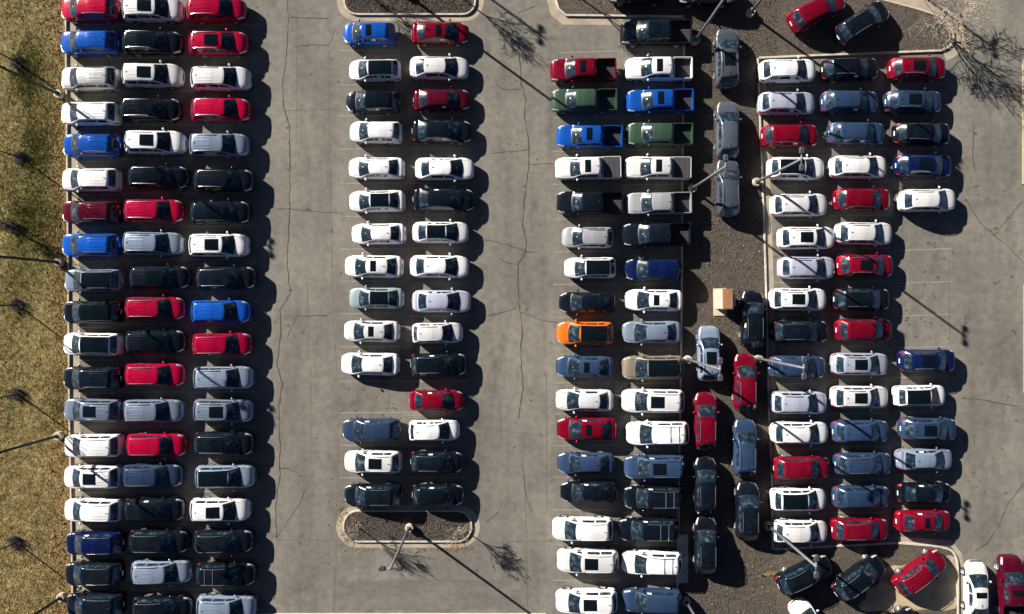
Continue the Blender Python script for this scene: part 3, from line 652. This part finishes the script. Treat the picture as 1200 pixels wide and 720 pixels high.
# column: (phrase, group, heading deg, default length px, rows)
COLS = {
'A': ('the kerbside column by the grass', 'cars parked in the block beside the lawn', 180, 67.5, [
 (104,10.5,R_,U,'r'),(103.5,50,BL,U,''),(104,92,PS,U,'r'),(104,133,W_,U,'r'),(106,170.5,BL,U,'r'),(105,210.7,W_,U,'r'),(105.5,248.7,MR,U,'r'),(105,287.3,BL,U,'r'),(108,329,SI,U,'br'),(107,366,K_,U,'bs'),
 (106.5,403.7,W_,U,'brk'),(106.7,443.6,K_,U,'r'),(107.5,481,SI,U,'sr'),(107.6,522.7,W_,U,'r'),(107.3,559.3,W_,U,'sr'),(107.7,598.4,W_,U,'r'),(109.5,637,NV,U,'rt'),(108.5,672.7,K_,U,'r'),(110,709,K_,U,'r')]),
'B': ('the middle column of grass-side block', 'cars parked in the block beside the lawn', 0, 68.5, [
 (178,11,W_,U,'sr'),(178,50,K_,U,'sr'),(177.7,88,W_,U,'s'),(176,128.7,K_,U,'r'),(180.8,166.7,W_,U,'sr'),(185.3,208,K_,U,'sr'),(180,247.3,R_,U,'r'),(178.7,285.6,SI,U,'r'),(187,325.3,K_,U,'s'),(181.5,361.7,R_,U,'r'),
 (182,400.7,K_,U,'s'),(181.3,439.6,R_,U,'r'),(179.2,482,SI,U,'r'),(183,522,R_,U,'r'),(178.4,557.7,SL,U,'r'),(180.8,597.3,K_,U,'st'),(186,634.7,K_,U,'r'),(188.7,670.7,SI,U,'r'),(190,713,K_,U,'r')]),
'C': ('the aisle-side column of grass-side block', 'cars parked in the block beside the lawn', 0, 68, [
 (252.8,11,R_,U,'r'),(255.5,50.7,R_,U,'sr'),(258,91.7,W_,U,'r'),(258.4,128.7,R_,U,'r'),(256.3,170,SI,U,'r'),(261.7,211.6,K_,U,'r'),(257.6,249.3,K_,U,'s'),(255.9,287.6,W_,U,'sr'),(264.4,326,K_,U,'r'),(258.3,365.5,BL,U,''),
 (260,404,R_,U,'r'),(261.2,443,SI,U,'r'),(261.2,481.7,SI,U,'sr'),(262,520,K_,U,'sr'),(263.3,559,SI,U,'br'),(257.3,598,W_,U,'s'),(261.6,634.7,K_,U,'r'),(264.4,673,K_,U,'rx'),(264.8,712,SI,U,'r')]),
'D': ('the west column above the island', 'cars parked in the two middle columns', 180, 66, [
 (431.7,39,BL,X,'mu',61),(438.5,82,W_,X,'bu',60),(435.9,119.6,K_,X,'bu',62),(439.7,154.7,W_,X,'u',61),(440.4,196.8,W_,D,'u'),(441,235.6,W_,D,'bu'),(442.9,274,W_,D,'',64),(437.3,312.3,W_,D,'s',69),(440.4,349.5,SG,D,'b',65),(434.8,388.5,W_,D,'s'),
 (433,427,W_,D,'',69),(434.5,504.4,SL,U,'t',68),(436.4,541.7,W_,U,'srt',67),(436.3,581,K_,U,'rt',67)]),
'E': ('the east column above the island', 'cars parked in the two middle columns', 0, 67, [
 (515.7,38,R_,D,'su'),(514.7,79,W_,D,'',69),(517.6,116.7,MR,D,'u',66),(518,153.6,K_,D,'u',70),(521,197.6,W_,D,'t',69),(520,234,K_,D,'t',72),(516.3,272.3,W_,D,'bt',66),(515,312.4,W_,D,'',69),(517.6,353.3,LV,D,'t',69),(512.7,390.5,W_,X,'rt',59),
 (514,427.7,K_,X,'rt',65),(511.7,470,R_,D,'t',64),(508.9,505,W_,X,'rt',59),(512,542,K_,X,'rt',61),(513.3,580.7,K_,X,'t',60)]),
'F': ('the aisle-side column of truck block', 'vehicles parked in the truck block', 180, 69, [
 (683.3,82,R_,PK,'s',76),(684.3,117.7,GR,PK,'',76),(690.7,160,BL,PK,'s',76),(689,197,W_,PK,'sc',76),(691,237.7,K_,PK,'',76),(688.7,278.3,'light grey',X,'r',60),(691.5,314,W_,X,'b',60),(688.7,355,K_,D,'',66),(685.7,390.7,OR_,X,'b',66),(685.6,430.3,SL,D,'s',67),
 (685,469.6,W_,D,'t',68),(688,503.3,R_,D,'st',70),(686.7,543.5,SL,D,'t',66),(689.7,577.3,K_,D,'t',65),(682.7,620.5,W_,U,'rt',70),(688.7,657.6,W_,U,'srt',71),(687.3,705,W_,U,'srt',71)]),
'G': ('the strip-side column of truck block', 'vehicles parked in the truck block', 180, 69, [
 (769,38,K_,PK,'s',82),(772,80.5,W_,PK,'s',77),(773.3,118.3,BL,PK,'s',77),(773,157.3,GR,PK,'',76),(771,196.7,W_,PK,'sc',76),(772,238.4,'light grey',PK,'',75),(769.3,275,K_,PK,'',78),(765.6,316.4,NV,U,'',65),(766.7,352,W_,D,'s',67),(764,389.7,SI,D,'',69),
 (765.3,431,TN,U,'b',71),(765.3,470.3,W_,U,'srt',72),(770.8,508,W_,U,'rxt',72),(767.7,547.7,SL,U,'srt',71),(766,583.3,K_,U,'xt',69),(760,621,K_,U,'sxt',69),(764,660,W_,U,'xkt',69),(764.3,704.4,SL,U,'t',68)]),
'H': ('the mulch-side column of east block', 'cars parked in the east block', 0, 66, [
 (924.3,82.7,W_,U,'ru'),(923,121,LV,U,'ru'),(927,159,R_,U,'u'),(934,197.4,W_,U,'bru'),(937.7,240.3,W_,U,'r'),(946.5,279,W_,U,'sr'),(946.7,314,LV,U,'r'),(936.8,351,W_,U,'sr'),(938.3,389,K_,U,'r'),(935.6,430.4,SL,U,''),
 (937.3,472.3,LV,U,'r'),(938.7,507.7,W_,U,'r'),(940.4,548.6,R_,U,''),(937.3,586,W_,X,'b',64),(939,623.5,W_,X,'r',64)]),
'I': ('the middle column of east block', 'cars parked in the east block', 0, 66, [
 (997.6,80.7,K_,U,'ru'),(997.3,119.3,SL,U,'u'),(1005.3,156.4,SL,U,'u'),(1007.6,195.6,W_,U,'r'),(1012,234,R_,U,''),(1014.3,273.7,W_,U,'r'),(1015.6,311.6,R_,U,'sr'),(1011.3,351,K_,U,'r'),(1014,387,R_,U,''),(1009.3,427,LV,U,'sr'),
 (1009.2,465.7,W_,U,'sr'),(1010,506,SL,U,''),(1013,544,SL,U,'r'),(1011,583,SL,U,''),(1009.3,621,R_,U,'r')]),
'J': ('the outer column of east block', 'cars parked in the east block', 0, 66, [
 (1077,80,R_,U,'sr'),(1072,119.3,SL,U,'sr'),(1082.3,156.7,K_,U,'r'),(1084,194.4,NV,U,'sr'),(1088.7,234.7,W_,U,'r'),(1088.3,423,NV,U,'sr'),(1080,464.3,W_,X,'bt',60),(1089.6,503.3,SL,U,'sr'),(1085.7,539,SI,D,'t',66),(1085.3,578.4,K_,D,'t',64),
 (1084,611.3,R_,D,'st',65)]),
}
ORD = ['first','second','third','fourth','fifth','sixth','seventh','eighth','ninth','tenth','eleventh']
CN = {'slate': 'slate-blue', 'pale silver': 'pale silver', 'light grey': 'silver', 'lavender': 'silvery-white', 'sage': 'grey-green'}
def cname(c): return CN.get(c, c)
def kname(k): return {'suv': 'SUV', 'crossover': 'crossover', 'sedan': 'sedan', 'pickup': 'pickup'}[k]
def desc(r):
    d = ('dark ' if r[2] == 'red' and r in DARK else '') + cname(r[2]) + ' ' + kname(r[3]); o = r[4]
    if 'c' in o: return d + ' with covered bed'
    if 'x' in o: return d + ' with roof rack'
    if 'b' in o and r[2] != 'black': return d + ' with black roof'
    if 's' in o or 'm' in o: return d + ' with sunroof'
    return d
DARK = [r for k in COLS if k not in 'ABC' for r in COLS[k][4]]
random.seed(11)
for key, (phrase, grp, head, deflen, rows) in COLS.items():
    n = len(rows); pairs = [(desc(r), (cname(rows[i-1][2])+' '+kname(rows[i-1][3])) if i else '') for i, r in enumerate(rows)]
    for i, r in enumerate(rows):
        px, py, colr, kind, opts = r[:5]; ln = r[5] if len(r) > 5 else deflen
        if i == 0: lab = f'{desc(r)}, topmost of {phrase}'
        elif i == n-1: lab = f'{desc(r)}, lowest of {phrase}'
        elif [p[0] for p in pairs].count(pairs[i][0]) == 1: lab = f'the one {desc(r)} in {phrase}'
        elif pairs.count(pairs[i]) == 1: lab = f'{desc(r)} below a {pairs[i][1]} in {phrase}'
        else:
            lab = f'{desc(r)}, {ORD[i]} from top of {phrase}' if i < n/2 else f'{desc(r)}, {ORD[n-1-i]} from bottom of {phrase}'
        x, y = w2(px, py, 0.95)
        if kind == 'suv' and key not in 'ABC': kind = 'big' if key in 'FG' else 'round'
        if colr == 'red' and key not in 'ABC': colr = 'dark red'
        S = SHAPES[kind]; sc = ln/PPM*(CAM_H-0.8)/CAM_H/S.L
        sc = min(1.08, max(0.90, sc))
        if len(lab.split()) > 16: print('LONG', lab)
        make_car(kind, colr, opts, x, y, 0.0, math.radians(head+random.uniform(-1.0, 1.0)), lab, grp, sc)

STRIPC = [ # px, py, colour, kind, opts, heading, len, label, z
 (852,68,'grey',U,'sr',90,68,'grey-blue SUV with sunroof, topmost one parked upright on the mulch',0.1),
 (852.5,152,'grey',U,'',90,66,'grey-blue SUV on the mulch, second down of three in line',0.1),
 (853,220,'grey',U,'r',91,66,'grey-blue SUV on the mulch, lowest of three, beside a lamp post',0.1),
 (881.7,374,K_,U,'rt',90,66,'black SUV on the mulch beside the cream cabinet',0.1),
 (830.7,414.4,SI,U,'sr',90,64,'silver SUV with sunroof on the mulch under a leaning lamp post',0.1),
 (873.3,448,R_,U,'r',90,66,'red SUV on the mulch just below the black SUV by the cabinet',0.1),
 (826.7,493.6,R_,U,'r',90,66,'red SUV on the mulch, lower of two, beside white SUVs',0.1),
 (873,525,SL,U,'r',90,66,'slate-blue SUV on the mulch below the upper red SUV',0.1),
 (826.7,569,K_,U,'r',90,65,'black SUV on the mulch directly below the lower red SUV',0.1),
 (876,599,K_,U,'r',90,67,'black SUV on the mulch below a slate-blue SUV, near a lamp base',0.1),
 (827,639,K_,U,'r',90,65,'lowest upright black SUV on the mulch beside the concrete pad',0.1),
 (958,12,R_,U,'',27,68,'slanted red SUV on the mulch near the top edge',0.1),
 (1011,26,K_,U,'r',32,66,'slanted black SUV on the mulch beside the slanted red one',0.1),
 (943,673.5,K_,U,'r',25,66,'slanted black SUV beneath the leaning lamp post on lower mulch',0.1),
 (1007,677,K_,U,'r',36,66,'slanted black SUV between another black SUV and the tilted red SUV',0.1),
 (1078.4,671,R_,U,'r',36,66,'slanted red SUV on pale dirt by the curved kerb',0.1),
 (1146,694,W_,D,'s',90,68,'white sedan with sunroof standing upright beside the dark red pickup',0.0),
 (1186,692,MR,PK,'s',91,78,'dark red pickup in the bottom corner beside the white sedan',0.0),
 (952,732,W_,X,'',128,64,'white car cut off by the bottom edge, nose in the mulch',0.1),
 (1046,738,K_,U,'r',33,66,'black SUV barely showing at the bottom edge below the slanted ones',0.1),
 (748,-10,K_,U,'',180,68,'black SUV cut off at the top edge above the black pickup',0.1),
 (829,-8,K_,U,'',180,66,'black SUV cut off at the top edge above the upright SUVs',0.1),
]
for (px, py, colr, kind, opts, head, ln, lab, z) in STRIPC:
    if len(lab.split()) > 16: print('LONG', lab)
    if kind == 'suv': kind = 'round'
    if colr == 'red': colr = 'dark red'
    x, y = w2(px, py, 0.95); S = SHAPES[kind]
    make_car(kind, colr, opts, x, y, z, math.radians(head), lab, 'cars parked on the mulch strip' if z else None, min(1.06, max(0.9, ln/PPM/S.L)))

# painted stall lines between the rows (parts of the lot)
def stall(x0, y0, x1, y1):
    a = Vector(w2(x0, y0)); b = Vector(w2(x1, y1)); t = (b-a).normalized(); n = Vector((-t.y, t.x))*0.045
    mb = MB(); mb.v = [(*(a+n), 0.004), (*(b+n), 0.004), (*(b-n), 0.004), (*(a-n), 0.004)]; mb.f = [(0,3,2,1)]
    link('parking_line', mb.mesh('parking_line', M['line'], False), lot)
for key, xl, xr in (('A',94,136),('B',140,300),('D',398,470),('E',474,548),('F',648,726),('G',730,792),('H',908,968),('I',972,1042),('J',1048,1112)):
    rows = COLS[key][4]
    for a, b in zip(rows, rows[1:]):
        if b[1]-a[1] < 60: stall(xl, (a[1]+b[1])/2-1, xr, (a[1]+b[1])/2-1.5)
for y in (293, 331.5, 370): stall(1048, y+1, 1115, y-1.5)
stall(1048, 408, 1113, 406)
stall(398, 447, 548, 446); stall(398, 484, 548, 483)
stall(656, 62, 725, 60); stall(729, 22.5, 729.5, 62)
# ------------------------------------------------------------------ lamp posts
LAMP_H = 10.0
def lamp_mesh():
    base = MB(); base.lathe([(0.36,0),(0.36,0.46),(0.33,0.50),(0.0,0.50)], 20)
    foot = MB(); foot.box(-0.16,0.16,-0.16,0.16,0.495,0.54)
    pole = MB(); pole.tube([(0,0,0.53),(0,0,4),(0,0,LAMP_H)], [0.125,0.11,0.095], 10)
    arm = MB(); arm.tube([(0,-0.40,LAMP_H-0.12),(0,0.40,LAMP_H-0.12)], [0.075,0.075], 6)
    heads = []; lens = []
    for sd in (1, -1):
        h = MB(); y0 = 0.42*sd; rows = []
        for (s, z) in ((0.80,0.0),(1.0,0.03),(1.0,0.12),(0.75,0.19)):
            row = []
            for k in range(16):
                a = 2*PI*k/16; cx = abs(math.cos(a))**0.5*math.copysign(1, math.cos(a)); cy = abs(math.sin(a))**0.5*math.copysign(1, math.sin(a))
                row.append((0.19*s*cx, sd*0.62+0.27*s*cy, LAMP_H-0.16+z))
            rows.append(row)
        b = h.grid(rows, True); h.f.append(tuple(b+48+k for k in range(16)))
        l = MB(); b = l.grid([[(0.13*math.cos(2*PI*k/12), sd*0.62+0.24*math.sin(2*PI*k/12), LAMP_H-0.165) for k in range(12)],[(0.0, sd*0.62, LAMP_H-0.17)]*12], True)
        heads.append(h.mesh('lamp_head', M['lampbox'], True, 35)); lens.append(l.mesh('lens', M['lampglass']))
    return (base.mesh('concrete_base', M['concrete'], True, 40), foot.mesh('base_plate', M['galv'], False), pole.mesh('pole', M['galv']), arm.mesh('arm', M['galv']), heads, lens)
LM = lamp_mesh()
LAMPS = [ # px, py, arm angle, label, dark pole
 (72,112,0,'dark lamp post leaning over the lawn, topmost of four on the kerb'),
 (72,308,0,'dark lamp post on the lawn kerb just below the third blue SUV'),
 (71.5,510,0,'dark lamp post on the lawn kerb, third down of four'),
 (75,698,0,'dark lamp post on the lawn kerb near the bottom edge'),
 (480.5,617,90,'grey lamp post standing in the long island under the black cars'),
 (476,-6,90,'lamp post in the upper island, throwing a shadow past the red sedan'),
 (878,17,0,'grey lamp post with ring base on the mulch near the top edge'),
 (814,49,0,'grey lamp post beside the black pickup at the top of the strip'),
 (810,222,0,'grey lamp post by the silver pickup, leaning over an upright SUV'),
 (884.7,214.7,0,'grey lamp post leaning over the white SUV with black roof'),
 (804.7,421.3,0,'grey lamp post leaning over the upright silver SUV with sunroof'),
 (887,420,0,'grey lamp post leaning over the slate-blue SUV near the upper red SUV'),
 (899,615,0,'grey lamp post leaning over the slanted black SUV by the lowest row'),
 (803,703,0,'grey lamp post at the bottom of the strip beside a slate-blue SUV'),
 (390,-136,0,'lamp post beyond the top edge whose shadow crosses the drive lane'),
 (920,-122,0,'lamp post beyond the top edge whose shadow crosses the bare tree shadow'),
]
for (px, py, ang, lab) in LAMPS:
    x, y = w2(px, py)
    r = empty('lamp_post', x, y, 0.1 if py < 800 and (px < 76 or px > 800 or 400 < px < 550) else 0, math.radians(ang), lab, 'lamp post', 'double-headed lamp posts of the lot')
    if len(lab.split()) > 16: print('LONG', lab)
    b = link('concrete_base', LM[0], r); link('base_plate', LM[1], r); link('pole', LM[2], r); link('arm', LM[3], r)
    if px < 100:
        for o in [c for c in r.children if c.name.startswith(('pole', 'arm'))]: set_mat(o, M['bronze'])
    for h, l in zip(LM[4], LM[5]):
        ho = link('lamp_head', h, r); link('lens', l, ho)

# ------------------------------------------------------------------ bare trees
def grow(mb, p, d, length, r, depth, rnd, spread, up, kids, minr=0.007):
    n = 4; pts = [tuple(p)]; rad = [r]; dd = d.copy(); q = p.copy()
    for i in range(n):
        dd = (dd + Vector((rnd.uniform(-1,1), rnd.uniform(-1,1), rnd.uniform(-1,1)))*0.13 + Vector((0,0,up))).normalized()
        q = q + dd*length/n; pts.append(tuple(q)); rad.append(max(minr, r*(1-0.55*(i+1)/n)))
    mb.tube(pts, rad, 5 if depth > 1 else 3, cap=False)
    if depth <= 0: return
    for k in range(kids):
        t = rnd.uniform(0.35, 1.0); i = min(n-1, int(t*n)); a = Vector(pts[i]).lerp(Vector(pts[i+1]), t*n-i)
        side = dd.orthogonal().normalized(); side.rotate(Matrix.Rotation(rnd.uniform(0, 2*PI), 3, dd))
        nd = (dd + side*spread*rnd.uniform(0.6, 1.3)).normalized()
        grow(mb, a, nd, length*rnd.uniform(0.5, 0.75), max(minr, r*0.5), depth-1, rnd, spread, up, kids, minr)

def bare_tree(px, py, h, z, seed, label, bark, stems=1, spread=0.75, trunk=0.3, r=0.07, kids=5, depth=3, up=0.06, minr=0.010, ring=0.0, nb=7, reach=0.55):
    rnd = random.Random(seed); x, y = w2(px, py)
    root = empty('bare_tree', x, y, z, rnd.uniform(0, 6), label, 'tree', 'leafless trees')
    th = h*trunk; tm = MB(); cm = MB()
    base = Vector((0,0,-0.05)); tops = []
    for s in range(stems):
        lean = Vector((rnd.uniform(-1,1), rnd.uniform(-1,1), 0))*(0.25 if stems > 1 else 0.03)
        pts = [tuple(base + (lean*t*th) + Vector((rnd.uniform(-.02,.02), rnd.uniform(-.02,.02), t*th*1.02))) for t in (0,.3,.65,1)]
        tm.tube(pts, [r*1.25, r, r*0.9, r*0.8], 7); tops.append(Vector(pts[-1]))
    for tp in tops:
        top_r = r*0.75
        for k in range(nb//stems if stems > 1 else nb):
            a = 2*PI*k/max(1, nb//stems if stems > 1 else nb)+rnd.uniform(-.3,.3)
            d = Vector((math.cos(a)*spread*rnd.uniform(0.5,1.2), math.sin(a)*spread*rnd.uniform(0.5,1.2), 1)).normalized()
            st = tp - Vector((0,0,rnd.uniform(0, th*0.25)))
            grow(cm, st, d, (h-th)*reach*rnd.uniform(0.8,1.15), top_r*0.62, depth, rnd, spread, up, kids, minr)
        grow(cm, tp, Vector((0,0,1)), (h-th)*0.62, top_r*0.8, depth, rnd, spread*0.8, up, kids, minr)
    link('trunk', tm.mesh('trunk', bark), root); link('crown', cm.mesh('crown', bark), root)
    if ring:
        m = MB(); m.lathe([(ring,0.0),(ring*0.9,0.03),(ring*0.5,0.06),(0.05,0.07)], 18); link('mulch_ring', m.mesh('mulch_ring', M['dmulch']), root)
        sm_ = MB()
        for k in range(170):
            a = rnd.uniform(0,2*PI); q = ring*math.sqrt(rnd.uniform(0,1))*0.8; c = Vector((q*math.cos(a), q*math.sin(a), 0.05))
            d = Vector((math.cos(a)*0.5+rnd.uniform(-.3,.3), math.sin(a)*0.5+rnd.uniform(-.3,.3), 1)).normalized()
            sm_.tube([tuple(c), tuple(c+d*rnd.uniform(0.25,0.6))], [0.012,0.006], 3, False)
        o = link('base_shoots', sm_.mesh('base_shoots', M['dbark']), root)
    return root
LAWN = [(22,74,7.0,'young bare tree on the lawn near the topmost lamp post'),(25,185,7.0,'young bare tree on the lawn above the short bushy one'),(22,358,6.8,'young bare tree on the lawn below the short bushy one'),
        (22,462,6.6,'young bare tree on the lawn beside the third lamp post'),(20,635,6.8,'lowest young bare tree on the dry brown lawn')]
for i, (px, py, h, lab) in enumerate(LAWN):
    bare_tree(px, py, h, 0.1, 20+i, lab, M['dbark'], spread=0.22, trunk=0.42, r=0.065, kids=3, depth=2, nb=5, ring=0.62, minr=0.008, reach=0.45)
bare_tree(18, 267, 2.9, 0.1, 31, 'short bushy bare tree on the lawn by the maroon SUV', M['dbark'], spread=0.45, trunk=0.25, r=0.06, kids=4, depth=3, nb=7, ring=0.55, minr=0.008)
bare_tree(418, 616, 3.2, 0.1, 41, 'small bare tree at the leaf-strewn west end of the long island', M['bark'], spread=0.7, trunk=0.36, r=0.055, nb=6, kids=4, minr=0.011)
bare_tree(538, 617, 3.2, 0.1, 42, 'small bare tree at the east end of the long island', M['bark'], spread=0.8, trunk=0.36, r=0.055, nb=6, kids=4, minr=0.011)
bare_tree(538, -4, 4.1, 0.1, 43, 'bare tree in the upper island, shading the lane beside the red sedan', M['bark'], spread=1.0, trunk=0.32, r=0.07, nb=7, kids=4, minr=0.012)
bare_tree(420, -14, 4.0, 0.1, 44, 'bare tree in the upper island above the blue hatchback', M['bark'], spread=0.75, trunk=0.32, r=0.065, nb=6, kids=4, minr=0.012)
bare_tree(674, -6, 5.0, 0.1, 45, 'bare tree in the mulch corner above the first red pickup', M['bark'], spread=0.75, trunk=0.32, r=0.07, nb=6, kids=4, minr=0.012)
bare_tree(1093, 33, 5.6, 0.1, 46, 'wide multi-stemmed bare tree in the rounded northeast island', M['bark'], stems=3, spread=1.15, trunk=0.16, r=0.08, nb=10, kids=4, minr=0.015, up=0.03, reach=0.5)

# ------------------------------------------------------------------ utility cabinet
x, y = w2(843.5, 351)
cab = empty('utility_cabinet', x, y, 0.1, math.radians(1), 'tall cream cabinet with an orange lid on the mulch strip', 'cabinet')
m = MB(); m.box(-0.42,0.38,-0.82,0.82,0.08,2.25); link('body', m.mesh('body', M['cream'], False), cab)
m = MB(); m.box(-0.46,0.42,-0.86,0.86,2.252,2.33); m.box(-0.40,0.36,-0.80,0.80,2.33,2.36); link('lid', m.mesh('lid', M['rust'], False), cab)
m = MB(); m.box(-0.60,0.55,-1.42,0.95,-0.06,0.078); link('plinth', m.mesh('plinth', M['cream'], False), cab)
for yy in (-0.40, 0.42):
    m = MB(); m.box(-0.445,-0.423,yy-0.37,yy+0.37,0.2,2.1); d = link('door', m.mesh('door', M['cream'], False), cab)
    m = MB(); m.box(-0.48,-0.447,yy-0.32 if yy > 0 else yy+0.26,yy-0.26 if yy > 0 else yy+0.32,1.0,1.25); link('handle', m.mesh('handle', M['galv'], False), d)
m = MB(); m.box(0.45,0.72,-0.62,0.35,0.08,1.85); link('meter_box', m.mesh('meter_box', M['bluepanel'], False), cab)
m = MB(); m.box(0.60,0.735,-0.64,0.37,1.852,1.90); link('meter_cap', m.mesh('meter_cap', M['plate'], False), cab)

# ------------------------------------------------------------------ scattered ground cover (stuff)
def inside(poly, x, y):
    c = False; j = len(poly)-1
    for i in range(len(poly)):
        if (poly[i][1] > y) != (poly[j][1] > y) and x < (poly[j][0]-poly[i][0])*(y-poly[i][1])/(poly[j][1]-poly[i][1])+poly[i][0]: c = not c
        j = i
    return c
def scatter(name, n, sampler, size, tilt, mat, z, label, cat, seed, elong=1.6):
    rnd = random.Random(seed); V = []; F = []
    got = 0; tries = 0
    while got < n and tries < n*12:
        tries += 1
        s = sampler(rnd)
        if s is None: continue
        x, y = s; got += 1
        a = rnd.uniform(0, 2*PI); L = size*rnd.uniform(0.5, 1.3); w = L/elong*rnd.uniform(0.6, 1.2); t = rnd.uniform(*tilt)
        dx, dy = math.cos(a), math.sin(a); h = math.sin(t)*L; c = math.cos(t)
        b = len(V)
        V += [(x-dy*w/2, y+dx*w/2, z), (x+dy*w/2, y-dx*w/2, z), (x+dx*L*c+dy*w/4, y+dy*L*c-dx*w/4, z+h+0.012), (x+dx*L*c*0.55-dy*w/3, y+dy*L*c*0.55+dx*w/3, z+h*0.7+0.02)]
        F.append((b, b+1, b+2, b+3))
    me = bpy.data.meshes.new(name); me.from_pydata(V, [], F); me.update(); me.materials.append(mat)
    return tag(link(name, me), label, cat, None, 'stuff')
def lawn_s(rnd):
    px = rnd.uniform(-6, 84); py = rnd.uniform(-6, 726)
    if px > 75.5 + py*0.0125: return None
    return w2(px, py)
PATCHES = [(random.Random(5+k).uniform(0,75), random.Random(95+k).gauss(170, 150), random.Random(55+k).uniform(12,30)) for k in range(26)]
def lawn_green(rnd):
    c = rnd.choice(PATCHES); px = rnd.gauss(c[0], c[2]*0.6); py = rnd.gauss(c[1], c[2]*1.3)
    if px > 70 + py*0.0125 or px < -6 or py < -8 or py > 728: return None
    return w2(px, py)
def lawn_edge(rnd):
    py = rnd.uniform(-6, 726); px = 75.5 + py*0.0125 - abs(rnd.gauss(0, 14))
    return w2(px, py)
def lawn_low(rnd):
    py = 726 - abs(rnd.gauss(0, 230)); px = rnd.uniform(-6, 75)
    if py < -6: return None
    return w2(px, py)
scatter('grass', 20000, lawn_s, 0.12, (0.1, 0.6), GRASS[0], 0.10, 'dry olive grass blades covering the lawn verge', 'grass', 1, 3.0)
scatter('grass', 36000, lawn_green, 0.12, (0.1, 0.6), GRASS[1], 0.10, 'greener grass blades mixed through the lawn verge', 'grass', 2, 3.0)
scatter('grass', 16000, lawn_low, 0.12, (0.05, 0.5), GRASS[2], 0.105, 'straw-brown dead grass thickest on the lower lawn', 'grass', 3, 2.5)
scatter('leaf_litter', 5200, lawn_edge, 0.13, (0.0, 0.7), M['leaf'], 0.11, 'fallen brown leaves gathered along the lawn kerb', 'leaves', 4, 1.4)
def strip_s(rnd):
    if rnd.random() < 0.75: px = rnd.uniform(790, 910); py = rnd.uniform(0, 726)
    else: px = rnd.uniform(650, 1125); py = rnd.uniform(-5, 70) if rnd.random() < 0.55 else rnd.uniform(634, 726)
    if 1036 < px < 1120 and 657 < py < 712: return None
    p = w2(px, py)
    return p if inside(sp, *p) else None
scatter('mulch_chips', 52000, strip_s, 0.095, (0.02, 0.5), M['chip'], 0.10, 'loose bark chips over the mulch strip', 'mulch', 5, 1.8)
scatter('leaf_litter', 900, strip_s, 0.12, (0.0, 0.6), M['leaf'], 0.11, 'scattered dead leaves on the mulch strip', 'leaves', 6, 1.4)
def isl_s(rnd):
    if rnd.random() < 0.55: return w2(rnd.uniform(407, 548), rnd.uniform(601, 632))
    return w2(rnd.uniform(407, 552), rnd.uniform(-5, 15))
scatter('mulch_chips', 10000, isl_s, 0.10, (0.02, 0.6), M['chip'], 0.115, 'loose bark chips inside the two long islands', 'mulch', 7, 1.8)
def isl_leaf(rnd):
    k = rnd.random()
    if k < 0.35: return w2(rnd.gauss(400, 4), rnd.gauss(604, 9))
    if k < 0.75: return w2(rnd.uniform(400, 560), 643+abs(rnd.gauss(0, 2.5)))
    return w2(rnd.gauss(536, 10), rnd.gauss(642, 3))
scatter('leaf_litter', 330, isl_leaf, 0.10, (0.0, 0.5), M['leaf'], 0.012, 'fallen orange leaves around the apron of the lower island', 'leaves', 8, 1.4)
print('objects', len(bpy.data.objects))
